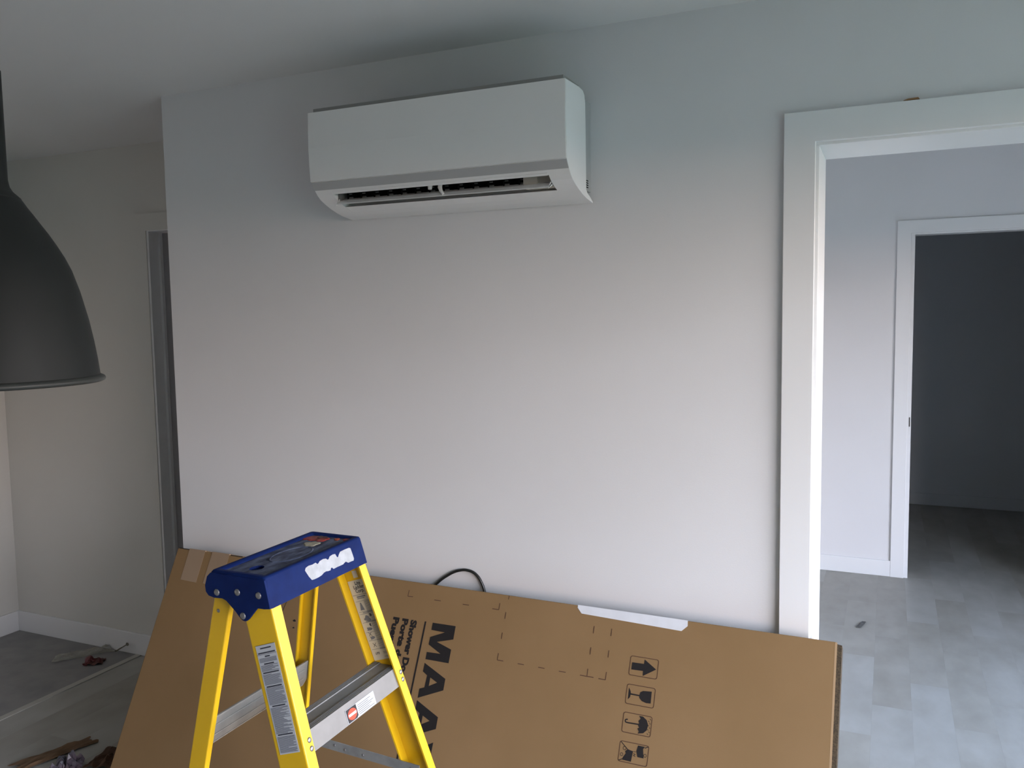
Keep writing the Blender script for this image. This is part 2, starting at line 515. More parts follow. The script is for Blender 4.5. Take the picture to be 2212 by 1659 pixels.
side = [(2.070, 2.195), (2.067, 2.094), (2.072, 1.995), (2.087, 1.974), (2.099, 1.961), (2.113, 1.950), (2.136, 1.939), (2.162, 1.929), (2.194, 1.919),
        (2.226, 1.912), (2.278, 1.9055), (2.278, 1.909), (2.250, 1.921), (2.232, 1.927), (2.222, 1.936), (2.220, 2.117), (2.219, 2.165), (2.213, 2.186),
        (2.200, 2.195), (2.17, 2.198)]
b = MB()
xprism(b, side, OR, XR - 0.0015)
xprism(b, side, XL + 0.0015, OL)
upper = [(2.070, 2.195), (2.067, 2.094), (2.072, 1.995), (2.087, 1.974), (2.0985, 1.9625), (2.105, 1.968), (2.115, 1.985), (2.215, 1.990), (2.219, 2.165), (2.213, 2.186), (2.2, 2.195), (2.17, 2.198)]
xprism(b, upper, OL, OR)
lower = [(2.160, 1.9305), (2.194, 1.919), (2.226, 1.912), (2.278, 1.9055), (2.278, 1.909), (2.250, 1.921), (2.232, 1.927), (2.222, 1.936), (2.216, 1.990), (2.204, 1.990), (2.194, 1.952), (2.176, 1.9365)]
xprism(b, lower, OL, OR)
b.build('casing', 'acwhite', ac)
b = MB()
xprism(b, [(y, z) for y, z in side], XR - 0.0015, XR)
b.build('side_panel', 'acside', ac)
b = MB()
xprism(b, side, XL, XL + 0.0015)
b.build('side_panel', 'acside', ac)
b = MB()
xprism(b, [(2.066, 2.196), (2.063, 2.094), (2.0675, 1.9975), (2.072, 1.9965), (2.0665, 2.094), (2.0695, 2.196)], XL - 0.0005, XR - 0.0008)
b.build('front_panel', 'acwhite', ac)
b = MB()
xprism(b, [(2.0705, 1.9945), (2.0855, 1.9735), (2.0885, 1.9745), (2.0735, 1.9955)], XL - 0.0003, XR - 0.0008)
b.build('trim_strip', 'acstrip', ac)
b = MB()
xprism(b, [(2.0925, 1.9665), (2.0975, 1.9610), (2.101, 1.965), (2.096, 1.970)], OL + 0.006, OR - 0.002)
b.build('outlet_lip', 'acwhite', ac)
b = MB()
b.box((XL + 0.003, 2.088, 2.190), (XR - 0.014, 2.205, 2.2115))
b.build('top_grille', 'acgrille', ac)
b = MB()
b.box((XL + 0.02, 2.221, 1.935), (XR - 0.0065, 2.2795, 2.178))
b.build('mount_plate', 'acback', ac)
for i in range(4):
    MB().box((XR - 0.0070, 2.232, 1.944 + 0.006 * i), (XR - 0.0055, 2.256, 1.9465 + 0.006 * i)).build('slot', 'acblack', ac)
# outlet: dark cavity, vanes, lever, inner block
b = MB()
xprism(b, [(2.188, 1.955), (2.192, 1.953), (2.202, 1.988), (2.198, 1.9895)], OL, OR)
xprism(b, [(2.112, 1.9835), (2.2, 1.9870), (2.2, 1.9890), (2.112, 1.9855)], OL, OR)
b.build('outlet_back', 'acblack', ac)
MB().box((-0.912, 2.128, 1.937), (-0.872, 2.195, 1.987)).build('inner_block', 'acbeige', ac)
MB().box((-0.872, 2.140, 1.937), (OR, 2.195, 1.987)).build('inner_block', 'acbeige', ac)
MB().box((OL, 2.125, 1.945), (OL + 0.012, 2.195, 1.987)).build('inner_block', 'acvane', ac)
nv = 13
for i in range(nv):
    x = -1.488 + i * 0.0466
    if x > -0.92:
        break
    v = MB()
    v.prism([(x, 2.135, 1.947), (x, 2.186, 1.952), (x, 2.19, 1.984), (x, 2.130, 1.980)],
            [(x + 0.0025, 2.135, 1.947), (x + 0.0025, 2.186, 1.952), (x + 0.0025, 2.19, 1.984), (x + 0.0025, 2.130, 1.980)])
    vo = v.build('vane', 'acblack', ac)
    MB().box((x - 0.001, 2.1400, 1.9505), (x + 0.016, 2.1425, 1.9555)).build('vane_clip', 'acvane', vo)
    MB().box((x - 0.003, 2.1400, 1.9625), (x + 0.013, 2.1415, 1.9655)).build('vane_clip', 'acvane', vo)
MB().tube([(-1.196, 2.120, 1.969), (-1.196, 2.118, 1.955)], [0.0075, 0.006], 10).build('lever_knob', 'acwhite', ac)
MB().tube([(-1.163, 2.122, 1.972), (-1.163, 2.117, 1.958), (-1.158, 2.114, 1.948), (-1.150, 2.112, 1.938)], [0.006, 0.0065, 0.005, 0.004], 10).build('lever', 'acwhite', ac)
b = MB()
pf = [(2.142, 1.9520), (2.126, 1.9455), (2.110, 1.9345), (2.108, 1.9315), (2.1115, 1.9320), (2.128, 1.9430), (2.143, 1.9495)]
xprism(b, pf, OL + 0.004, OR - 0.004)
b.build('louver', 'acside', ac)
for x in (OL + 0.004, OR - 0.006):
    b = MB()
    xprism(b, [(2.146, 1.957), (2.122, 1.949), (2.106, 1.929), (2.128, 1.9375), (2.150, 1.947)], x, x + 0.002)
    b.build('louver_end', 'acside', ac)
rebase(ac)


# ------------------------------------------------------------------ carton leaning on the wall
E_ = Vector((0.99996, 0.0004, -0.0086)).normalized()
V_ = Vector((-0.0077, -0.4488, -0.8936))
V_ = (V_ - E_ * V_.dot(E_)).normalized()
N_ = V_.cross(E_).normalized()
TLC = Vector((-2.302, 2.195, 0.786))
CT = 0.080
CL = 2.2017
CB = Vector((1.1, 0.82, -CT))          # (u, v, w) of the base origin
base = TLC + E_ * CB.x + V_ * CB.y + N_ * CB.z
mtx = Matrix.Translation(base) @ Matrix((E_, -V_, N_)).transposed().to_4x4()
carton = thing('carton', 'large brown cardboard carton with black printing leaning against the wall behind the ladder', 'box', mtx=mtx)


def cu(u, v, w=0.0):
    return (u - CB.x, CB.y - v, w - CB.z)


HL, HR = 0.838, 0.8165
b = MB()
b.prism([cu(0, 0, 0), cu(CL - 0.004, 0, 0), cu(CL - 0.004, HR, 0), cu(0, HL, 0)],
        [cu(0, 0, -CT), cu(CL - 0.004, 0, -CT), cu(CL - 0.004, HR, -CT), cu(0, HL, -CT)])
b.build('body', 'card', carton, bevel=0.003)
b = MB().prism([cu(CL - 0.006, 0.004, -0.004), cu(CL + 0.0078, 0.006, -0.006), cu(CL + 0.0078, HR - 0.02, -0.006), cu(CL - 0.006, HR - 0.02, -0.004)],
               [cu(CL - 0.006, 0.004, -CT + 0.004), cu(CL + 0.0078, 0.006, -CT + 0.004), cu(CL + 0.0078, HR - 0.02, -CT + 0.004), cu(CL - 0.006, HR - 0.02, -CT + 0.004)])
b.build('end_flap', 'carddark', carton)
b = MB().prism([cu(CL - 0.0085, 0.001, 0.0002), cu(CL - 0.0035, 0.001, 0.0002), cu(CL - 0.0035, HR, 0.0002), cu(CL - 0.0085, HR, 0.0002)],
               [cu(CL - 0.0085, 0.001, -0.004), cu(CL - 0.0035, 0.001, -0.004), cu(CL - 0.0035, HR, -0.004), cu(CL - 0.0085, HR, -0.004)])
b.build('panel_edge', 'cardedge', carton)
# top flap lifting a little from the body near the taped end
b = MB().prism([cu(0.0, 0.0, -0.006), cu(0.06, -0.003, -0.006), cu(0.30, -0.004, -0.006), cu(0.42, 0.0, -0.006)],
               [cu(0.0, -0.001, -0.07), cu(0.06, -0.006, -0.07), cu(0.30, -0.007, -0.07), cu(0.42, -0.001, -0.07)])
b.build('top_flap', 'cardedge', carton)
for i, (u0, u1) in enumerate(((0.002, 0.053), (0.238, 0.29))):
    MB().prism([cu(u0, -0.0028, -0.0045), cu(u1, -0.0028, -0.0045), cu(u1, 0.0002, -0.0045), cu(u0, 0.0002, -0.0045)],
               [cu(u0, -0.0028, -0.0065), cu(u1, -0.0028, -0.0065), cu(u1, 0.0002, -0.0065), cu(u0, 0.0002, -0.0065)]).build('flap_gap_shade', 'black', carton)  # solid black strips standing in for the shade inside the flap slit


def sheet(name, poly, m, w=0.0006, th=0.0005, parent=None):
    b = MB().prism([cu(u, v, w) for u, v in poly], [cu(u, v, w - th) for u, v in poly])
    return b.build(name, m, parent or carton)


for poly in ([(0.055, 0.0), (0.127, 0.0), (0.127, 0.107), (0.055, 0.105)], [(0.159, 0.0), (0.236, 0.0), (0.236, 0.107), (0.158, 0.106)]):
    sheet('packing_tape', poly, 'tapeclear', 0.0008, 0.0007)
    u0, u1 = poly[0][0], poly[1][0]
    MB().prism([cu(u0, -0.0045, 0.0006), cu(u1, -0.0045, 0.0006), cu(u1, 0.0, 0.0008), cu(u0, 0.0, 0.0008)],
               [cu(u0, -0.0085, -0.05), cu(u1, -0.0085, -0.05), cu(u1, -0.007, -0.05), cu(u0, -0.007, -0.05)]).build('packing_tape', 'tapeclear', carton)
# white paper tape folded over the top edge
wt = sheet('white_tape', [(1.511, 0.0), (1.823, 0.0), (1.824, 0.014), (1.809, 0.029), (1.525, 0.0215), (1.511, 0.007)], 'whitetape', 0.0009, 0.0008)
MB().prism([cu(1.511, -0.0008, 0.0009), cu(1.823, -0.0008, 0.0009), cu(1.823, 0.0, 0.0009), cu(1.511, 0.0, 0.0009)],
           [cu(1.511, -0.0008, -0.03), cu(1.823, -0.0008, -0.03), cu(1.823, 0.0, -0.03), cu(1.511, 0.0, -0.03)]).build('tape_fold', 'whitetape', wt)
sheet('panel_gap', [(0.526, 0.10), (0.5275, 0.10), (0.512, 0.172), (0.5095, 0.172)], 'ink', 0.0005, 0.0004)


def flat(name, loops_list, m, parent=None, w=0.0005):
    """flat print on the carton face: list of loops (first = outline, rest = holes) in (u, v)"""
    bm = bmesh.new()
    for loops in loops_list:
        es = []
        for lp in loops:
            vs_ = [bm.verts.new(cu(u, v, w)) for u, v in lp]
            es += [bm.edges.new((vs_[i], vs_[(i + 1) % len(vs_)])) for i in range(len(vs_))]
        bmesh.ops.triangle_fill(bm, use_beauty=True, use_dissolve=False, edges=es)
    for f in bm.faces:
        f.normal_update()
        if f.normal.z < 0:
            f.normal_flip()
    me = bpy.data.meshes.new(name)
    bm.to_mesh(me)
    bm.free()
    return link(name, me, m, parent or carton)


def strk(p, q, w):
    (a, b_), (c, d_) = p, q
    dx, dy = c - a, d_ - b_
    L = math.hypot(dx, dy)
    nx, ny = -dy / L * w / 2, dx / L * w / 2
    return [[(a + nx, b_ + ny), (c + nx, d_ + ny), (c - nx, d_ - ny), (a - nx, b_ - ny)]]


PM = [(1.0662, 0.1113), (1.1440, 0.1105), (1.1445, 0.149), (1.0927, 0.1635), (1.1440, 0.178), (1.1440, 0.2168), (1.0663, 0.2172), (1.0660, 0.1965), (1.1118, 0.1950), (1.0668, 0.1745),
      (1.0670, 0.1530), (1.1123, 0.1333), (1.0664, 0.1323)]
PA = [(1.0665, 0.2277), (1.1435, 0.2608), (1.1440, 0.2927), (1.0665, 0.3264), (1.0660, 0.3009), (1.0815, 0.2946), (1.0825, 0.2608), (1.0664, 0.2521)]
PAH = [(1.0943, 0.2650), (1.1193, 0.2752), (1.0948, 0.2888)]
flat('lettering', [[PM]], 'ink')
flat('lettering', [[PA, PAH]], 'ink')
flat('lettering', [[[(u, v + 0.1055) for u, v in PA], [(u, v + 0.1055) for u, v in PAH]]], 'ink')
PX = [(1.066, 0.4300), (1.066, 0.4600), (1.0930, 0.4745), (1.066, 0.4900), (1.066, 0.5200), (1.1050, 0.4930), (1.144, 0.5180), (1.144, 0.4880), (1.1195, 0.4750), (1.144, 0.4640), (1.144, 0.4340), (1.1060, 0.4570)]
flat('lettering', [[PX]], 'ink')
flat('printed_rule', [strk((1.0415, 0.111), (1.0405, 0.5105), 0.0055)], 'ink')


def text_mesh(s, size, bold=0.0, width=None):
    c = bpy.data.curves.new('txt', 'FONT')
    c.body = s
    c.size = size
    c.offset = bold
    c.resolution_u = 3
    o = bpy.data.objects.new('txt', c)
    COL.objects.link(o)
    dg = bpy.context.evaluated_depsgraph_get()
    me = bpy.data.meshes.new_from_object(o.evaluated_get(dg))
    bpy.data.objects.remove(o)
    bpy.data.curves.remove(c)
    if width:
        xs_ = [v.co.x for v in me.vertices]
        x0 = min(xs_)
        k = width / (max(xs_) - x0)
        for v in me.vertices:
            v.co.x = (v.co.x - x0) * k
    return me


for s, u, wd in (('Shower Door', 0.9925, 0.184), ('Porte de douche', 0.9625, 0.246), ('Puerta de ducha', 0.9305, 0.246)):
    me = text_mesh(s, 0.0275, 0.0016, wd)
    for v in me.vertices:
        x, y = v.co.x, v.co.y
        v.co = cu(u + y, 0.1125 + x, 0.0005)
    link('lettering', me, 'ink', carton)

DASH = [((0.963, 0.027), (0.963, 0.046)), ((0.963, 0.046), (0.981, 0.045)), ((1.056, 0.045), (1.078, 0.045)), ((1.153, 0.045), (1.174, 0.045)),
        ((1.251, 0.045), (1.272, 0.045)), ((1.272, 0.045), (1.272, 0.026)), ((1.297, 0.0015), (1.297, 0.012)), ((1.296, 0.049), (1.296, 0.068)),
        ((1.296, 0.107), (1.296, 0.125)), ((1.295, 0.165), (1.295, 0.184)), ((1.295, 0.184), (1.314, 0.184)), ((1.359, 0.184), (1.378, 0.184)),
        ((1.422, 0.184), (1.441, 0.184)), ((1.484, 0.1845), (1.504, 0.1845)), ((1.546, 0.185), (1.585, 0.185)), ((1.566, 0.185), (1.566, 0.165)),
        ((1.599, 0.1855), (1.619, 0.1855)), ((1.619, 0.1855), (1.619, 0.165)), ((1.567, 0.050), (1.567, 0.070)), ((1.618, 0.050), (1.618, 0.070)),
        ((1.566, 0.108), (1.566, 0.127)), ((1.618, 0.108), (1.618, 0.127))]
for a_, b_ in DASH:
    flat('cut_mark', [strk(a_, b_, 0.0022)], 'inkline')


def rrect(u0, v0, u1, v1, r, n=4):
    pts = []
    for cx, cy, a0 in ((u1 - r, v0 + r, -90), (u1 - r, v1 - r, 0), (u0 + r, v1 - r, 90), (u0 + r, v0 + r, 180)):
        for k in range(n + 1):
            a = math.radians(a0 + 90 * k / n)
            pts.append((cx + r * math.cos(a), cy + r * math.sin(a)))
    return pts


def poly_line(pts, w):
    return [strk(pts[i], pts[i + 1], w) for i in range(len(pts) - 1)]


GL = [(1.6865, 0.1937), (1.692, 0.2029), (1.693, 0.2075), (1.7167, 0.2080), (1.7180, 0.2010), (1.7252, 0.1964), (1.7484, 0.1943), (1.7490, 0.2241), (1.7367, 0.2250),
      (1.7245, 0.222), (1.7177, 0.2155), (1.7163, 0.2112), (1.693, 0.2112), (1.692, 0.2176), (1.6868, 0.2239)]
UM = [(1.7225, 0.2594), (1.7332, 0.2593), (1.7438, 0.2664), (1.7491, 0.2779), (1.7469, 0.2907), (1.7383, 0.2994), (1.7237, 0.303), (1.7265, 0.298), (1.7221, 0.2908),
      (1.7262, 0.2883), (1.7214, 0.2811), (1.7248, 0.277), (1.7222, 0.2721), (1.7272, 0.2658)]
HK = [(1.7220, 0.2805), (1.6941, 0.2813), (1.6885, 0.2806), (1.6866, 0.2770), (1.6890, 0.2738), (1.6935, 0.2734)]
M1 = [(1.7289, 0.3312), (1.7472, 0.3312), (1.7431, 0.3372), (1.7469, 0.3592), (1.7306, 0.3589), (1.726, 0.3458)]
M2 = [(1.7026, 0.345), (1.7175, 0.3474), (1.7151, 0.3732), (1.6918, 0.3725), (1.6928, 0.3662), (1.6993, 0.3562), (1.6967, 0.3514)]
AR = [(1.6863, 0.1288), (1.719, 0.1280), (1.7195, 0.1165), (1.7533, 0.1373), (1.7195, 0.1590), (1.7185, 0.1465), (1.6863, 0.1475)]
circ = lambda cu_, cv, r: [(cu_ + r * math.cos(2 * math.pi * k / 12), cv + r * math.sin(2 * math.pi * k / 12)) for k in range(12)]
for k, v0 in enumerate((0.1115, 0.1845, 0.2555, 0.3270)):
    fr = flat('symbol_frame', [[rrect(1.680, v0, 1.7585, v0 + 0.0510, 0.006), rrect(1.6818, v0 + 0.0018, 1.7567, v0 + 0.0492, 0.0048)]], 'inkline')
    if k == 0:
        flat('symbol', [[AR]], 'ink', fr)
    elif k == 1:
        flat('symbol', [[GL]], 'ink', fr)
    elif k == 2:
        flat('symbol', [[UM]] + poly_line(HK, 0.0032) + [strk((1.7520 - 0.004 * (j % 2), 0.262 + 0.0052 * j), (1.7550 - 0.004 * (j % 2), 0.2645 + 0.0052 * j), 0.0013) for j in range(8)], 'ink', fr)
    else:
        flat('symbol', [[M1], [M2], [circ(1.7500, 0.352, 0.0042), circ(1.7500, 0.352, 0.0030)], [circ(1.6885, 0.3600, 0.0042), circ(1.6885, 0.3600, 0.0030)],
                        [circ(1.6945, 0.3440, 0.0048), circ(1.6945, 0.3440, 0.0036)]]
             + [strk((1.682, 0.329), (1.7030, 0.3455), 0.0018), strk((1.757, 0.329), (1.7472, 0.3345), 0.0018), strk((1.682, 0.376), (1.692, 0.3700), 0.0018)]
             + poly_line([(1.7180, 0.348), (1.7255, 0.3475)], 0.0012) + poly_line([(1.7190, 0.352), (1.7245, 0.354), (1.7195, 0.357), (1.7250, 0.359)], 0.0013), 'ink', fr)
for (u, v, r) in ((0.571, 0.174, 0.0045), (0.5745, 0.196, 0.0030)):
    flat('scuff', [[[(u + r * (1 + 0.3 * math.sin(3 * a)) * math.cos(a) * 1.3, v + 0.8 * r * math.sin(a)) for a in [2 * math.pi * k / 10 for k in range(10)]]]], 'ink')


# ------------------------------------------------------------------ step ladder
LZ = 1.07
XF, KF, YN, YF, SP = -1.0097, 0.3186, 1.1732, 1.4757, 0.0762
XRR, KR = -1.1601, 0.1862
ladder = thing('step_ladder', 'yellow fiberglass step ladder with a paint-smeared blue top cap', 'ladder', (-1.1, 1.325, 0))


def rail_section(w, fl, th, r=0.004):
    """C channel: x from -w (back) to 0 (front), y from 0 (web outer face) to fl"""
    out = []
    out += [(0, fl)]
    out += [(-r + r * math.cos(math.radians(a)), r - r * math.sin(math.radians(a))) for a in (0, 22, 45, 67, 90)]
    out += [(-w + r - r * math.sin(math.radians(a)), r - r * math.cos(math.radians(a))) for a in (0, 22, 45, 67, 90)]
    out += [(-w, fl), (-w + th, fl), (-w + th, th), (-th, th), (-th, fl)]
    return out


def rail(name, front, near, z0, z1):
    sec = rail_section(0.070, 0.0255, 0.0038) if front else rail_section(0.041, 0.012, 0.0032, 0.003)
    rings = []
    for z in (z0, z1):
        d = LZ - z
        if front:
            xo = XF + KF * d
            yo = YN - SP * d if near else YF + SP * d
        else:
            xo = XRR + 0.041 - KR * d
            yo = 1.1868 - SP * 0.9 * d if near else 1.4641 + SP * 0.9 * d
        sg = 1 if near else -1
        rings.append([(xo + x, yo + sg * y, z) for x, y in sec])
    o = MB().loft(rings).build(name, 'yellow', ladder)
    return o


for near in (True, False):
    fr = rail('front_rail', True, near, 0.02, 1.118)
    rr_ = rail('rear_rail', False, near, 0.02, 1.105)
    d = LZ - 0.02
    x, y = XF + KF * d, (YN - SP * d if near else YF + SP * d)
    s_ = 1 if near else -1
    MB().box((x - 0.078, min(y - 0.004 * s_, y + 0.03 * s_), 0.0), (x + 0.008, max(y - 0.004 * s_, y + 0.03 * s_), 0.045)).build('rubber_foot', 'black', fr, bevel=0.004)
    x, y = XRR - KR * d, (1.1868 - SP * 0.9 * d if near else 1.4641 + SP * 0.9 * d)
    MB().box((x - 0.006, min(y - 0.004 * s_, y + 0.026 * s_), 0.0), (x + 0.048, max(y - 0.004 * s_, y + 0.026 * s_), 0.045)).build('rubber_foot', 'black', rr_, bevel=0.004)
    if near:
        rail_near = fr
        rear_near = rr_
    else:
        rail_far = fr
        rear_far = rr_

# treads: ribbed top plate with a deep front apron
for zt in (0.854, 0.556, 0.258):
    d = LZ - zt
    y0, y1 = YN - SP * d + 0.0042, YF + SP * d - 0.0042
    xf = XF + KF * d - 0.0042
    b = MB()
    prof = [(xf + KF * 0.037, zt - 0.037), (xf, zt - 0.0015)]
    for k in range(4):
        x = xf - 0.0005 - k * 0.0042
        prof += [(x, zt), (x - 0.0026, zt), (x - 0.0028, zt - 0.0016), (x - 0.0040, zt - 0.0016)]
    prof += [(xf - 0.0175, zt - 0.0022), (xf - 0.0455, zt - 0.0022)]
    for k in range(4):
        x = xf - 0.046 - k * 0.0036
        prof += [(x, zt), (x - 0.0022, zt), (x - 0.0024, zt - 0.0016), (x - 0.0034, zt - 0.0016)]
    xb = xf - 0.0610
    prof += [(xb, zt - 0.001), (xb + 0.006, zt - 0.030), (xb + 0.0075, zt - 0.030), (xb + 0.003, zt - 0.005), (xf - 0.004, zt - 0.005), (xf + KF * 0.037 - 0.002, zt - 0.037)]
    b.prism([(x, y0, z) for x, z in prof], [(x, y1, z) for x, z in prof])
    st = b.build('step', 'alu', ladder)
    fn = Vector((1, 0, KF)).normalized()
    for yy in (y0 + 0.0125, y1 - 0.0035):
        for dz in (0.0115, 0.0265):
            z = zt - dz
            dd = LZ - z
            MB().dome((XF + KF * dd + 0.0002, yy, z), fn, 0.0052).build('rivet', 'steel', ladder, smooth=True)
    if zt > 0.8:
        step_top = st

# sticker on the apron of the top step
ax = lambda z: XF - 0.0042 + KF * (LZ - z) + 0.0006


def apron(name, poly, m, parent, off=0.0):
    v = [(ax(z) + off, y, z) for y, z in poly]
    v2 = [(ax(z) + off - 0.0004, y, z) for y, z in poly]
    return MB().prism(v, v2).build(name, m, parent)


stk = apron('sticker', [(1.288, 0.8185), (1.384, 0.8185), (1.384, 0.8435), (1.288, 0.8435)], 'label', step_top)
stk['label'] = 'white warning sticker with a black square and red oval'
b = MB()


def apron_flat(b, poly, off):
    b.prism([(ax(z) + off, y, z) for y, z in poly], [(ax(z) + off - 0.0003, y, z) for y, z in poly])


apron_flat(b, [(1.2892, 0.8192), (1.317, 0.8192), (1.322, 0.8222), (1.322, 0.8430), (1.2892, 0.8430)], 0.0004)
for k in range(6):
    apron_flat(b, [(1.3255, 0.8215 + k * 0.0033), (1.3255 + 0.053 - 0.008 * ((k * 2) % 3), 0.8215 + k * 0.0033), (1.3255 + 0.053 - 0.008 * ((k * 2) % 3), 0.8221 + k * 0.0033), (1.3255, 0.8221 + k * 0.0033)], 0.0004)
# split so black square and print have their own materials
b.build('sticker_print', 'black', ladder)
b = MB()
apron_flat(b, [(1.3057 + 0.0140 * math.cos(2 * math.pi * k / 20), 0.8311 + 0.0100 * math.sin(2 * math.pi * k / 20)) for k in range(20)], 0.0007)
b.build('sticker_oval', 'danger', ladder)
b = MB()
apron_flat(b, [(1.2935, 0.8290), (1.3180, 0.8290), (1.3180, 0.8334), (1.2935, 0.8334)], 0.0010)
b.build('sticker_bar', 'whitetape', ladder)

# rear horizontals
for zc in (0.8105, 0.45):
    d = LZ - zc
    y0, y1 = 1.1868 - SP * 0.9 * d + 0.0035, 1.4641 + SP * 0.9 * d - 0.004
    xx = lambda z: XRR + 0.0330 - KR * (LZ - z)
    h0, h1 = zc - 0.0275, zc + 0.0275
    b = MB()
    pts = [(y0, h0), (y1 - 0.018, h0), (y1, h0 + 0.016), (y1, h1 - 0.006), (y1 - 0.012, h1), (y0, h1)]
    b.prism([(xx(z) + 0.003, y, z) for y, z in pts], [(xx(z), y, z) for y, z in pts])
    for zz in (h0 + 0.0005, zc - 0.012, zc + 0.008, h1 - 0.0025):
        b.box((xx(zz) + 0.0025, y0 + 0.001, zz), (xx(zz) + 0.0046, y1 - 0.02, zz + 0.0022))
    b.build('rear_brace', 'aludull', ladder)
# spreader bars
for near in (False, True):
    y = 1.4795 if not near else 1.1700
    b = MB()
    P0, P1 = Vector((-1.235, y, 0.650)), Vector((-0.895, y, 0.634))
    hh = Vector((0, 0, 0.0105))
    t = Vector((0, 0.0025, 0))
    b.prism([P0 - hh, P1 - hh, P1 + hh, P0 + hh], [P0 - hh + t, P1 - hh + t, P1 + hh + t, P0 + hh + t])
    sp = b.build('spreader_bar', 'galv', ladder)
    for k in (0.06, 0.36, 0.44, 0.58, 0.94):
        MB().dome(P0.lerp(P1, k) - Vector((0, 0.0003, 0)) + Vector((0, 0, 0.002 * math.sin(k * 40))), (0, -1, 0), 0.0035).build('rivet', 'steel', sp, smooth=True)


# top cap
def rr3(x0, x1, y0, y1, z, r, n=5):
    out = []
    for cx, cy, a0 in ((x1 - r, y0 + r, -90), (x1 - r, y1 - r, 0), (x0 + r, y1 - r, 90), (x0 + r, y0 + r, 180)):
        for k in range(n + 1):
            a = math.radians(a0 + 90 * k / n)
            out.append((cx + r * math.cos(a), cy + r * math.sin(a), z))
    return out


CZ = 1.1325
rings = [rr3(-1.154, -1.011, 1.171, 1.470, 1.080, 0.005),
         rr3(-1.158, -1.0055, 1.1665, 1.4755, 1.077, 0.006),
         rr3(-1.159, -1.012, 1.1675, 1.4750, 1.100, 0.006),
         rr3(-1.150, -1.0195, 1.1695, 1.4735, 1.1285, 0.007),
         rr3(-1.147, -1.0215, 1.1715, 1.4715, 1.1318, 0.006),
         rr3(-1.144, -1.0245, 1.1745, 1.4685, CZ, 0.005),
         rr3(-1.136, -1.0320, 1.1830, 1.4610, CZ - 0.0006, 0.004),
         rr3(-1.133, -1.0350, 1.1860, 1.4580, CZ - 0.0050, 0.004)]
rings[0] = [(x, y, z + (0.014 * min(1.0, (-1.03 - x) / 0.10) if x < -1.03 else 0.0)) for x, y, z in rings[0]]
rings[1] = [(x, y, z + (0.014 * min(1.0, (-1.03 - x) / 0.10) if x < -1.03 else 0.0)) for x, y, z in rings[1]]
b = MB().loft(rings, cap0=False, cap1=False)
rear_up = lambda ring: [(x, y, z + (0.014 * min(1.0, (-1.03 - x) / 0.10) if x < -1.03 else 0.0)) for x, y, z in ring]
b.loft([rear_up(rr3(-1.154, -1.011, 1.171, 1.470, 1.080, 0.005)), rr3(-1.152, -1.018, 1.173, 1.469, 1.122, 0.005)], cap0=False, cap1=True)
cap = b.build('top_cap', 'blue', ladder, smooth=False)
bpyf = cap.data
for f in bpyf.polygons:
    f.use_smooth = len(f.vertices) == 4
md = cap.modifiers.new('es', 'EDGE_SPLIT')
md.split_angle = math.radians(50)
# tray floor with the oval hole
bm = bmesh.new()
outer = rings[-1]
ov = [bm.verts.new(p) for p in outer]
es = [bm.edges.new((ov[i], ov[(i + 1) % len(ov)])) for i in range(len(ov))]
hole = [(-1.086 + 0.0125 * math.cos(2 * math.pi * k / 20), 1.2245 + 0.0155 * math.sin(2 * math.pi * k / 20)) for k in range(20)]
hv = [bm.verts.new((x, y, CZ - 0.005)) for x, y in hole]
es += [bm.edges.new((hv[i], hv[(i + 1) % 20])) for i in range(20)]
bmesh.ops.triangle_fill(bm, use_beauty=True, use_dissolve=False, edges=es)
for f in bm.faces:
    f.normal_update()
    if f.normal.z < 0:
        f.normal_flip()
me = bpy.data.meshes.new('cap_tray')
bm.to_mesh(me)
bm.free()
tray = link('cap_tray', me, 'bluetray', cap)
b = MB().loft([[(x, y, CZ - 0.005) for x, y in hole], [(x, y, CZ - 0.024) for x, y in hole]], cap0=False, cap1=True)
b.build('cap_hole', 'blue', cap)
b = MB()
b.loft([[(-1.083 + (0.030 + q) * math.cos(2 * math.pi * k / 28), 1.322 + (0.055 + q) * math.sin(2 * math.pi * k / 28), CZ - 0.005 + z) for k in range(28)] for q, z in ((0.002, 0), (0.0008, 0.001), (-0.0008, 0.001), (-0.002, 0))], False, False)
b.build('tray_ridge', 'bluetray', cap)

# end plates with the rivet tongue
EP = [(-1.146, 1.1285), (-1.154, 1.121), (-1.160, 1.103), (-1.1585, 1.091), (-1.152, 1.084), (-1.139, 1.0815), (-1.119, 1.0825), (-1.110, 1.0795), (-1.102, 1.073),
      (-1.089, 1.062), (-1.077, 1.0495), (-1.0725, 1.047), (-1.067, 1.046), (-1.0625, 1.0475), (-1.058, 1.051), (-1.037, 1.0745), (-1.022, 1.0745), (-1.0075, 1.0765), (-1.0095, 1.088), (-1.0185, 1.1285)]
for ya, yb in ((1.1655, 1.1705), (1.4700, 1.4748)):
    pf = EP if ya < 1.3 else [(min(max(x, -1.155), -1.0150), min(z, 1.105)) for x, z in EP[2:-1]]
    b = MB().prism([(x, ya, z) for x, z in pf], [(x, yb, z) for x, z in pf])
    b.build('cap_end', 'blue', cap, bevel=0.0012)
for x, z in ((-1.131, 1.093), (-1.082, 1.099), (-1.033, 1.099), (-1.071, 1.056)):
    MB().dome((x, 1.1656, z), (0, -1, 0.05), 0.0068, 0.4, 14).build('rivet', 'steel', ladder, smooth=True)
MB().dome((-1.148, 1.1851, 1.049), (0, -1, 0), 0.0038, 0.4).build('rivet', 'steel', ladder, smooth=True)

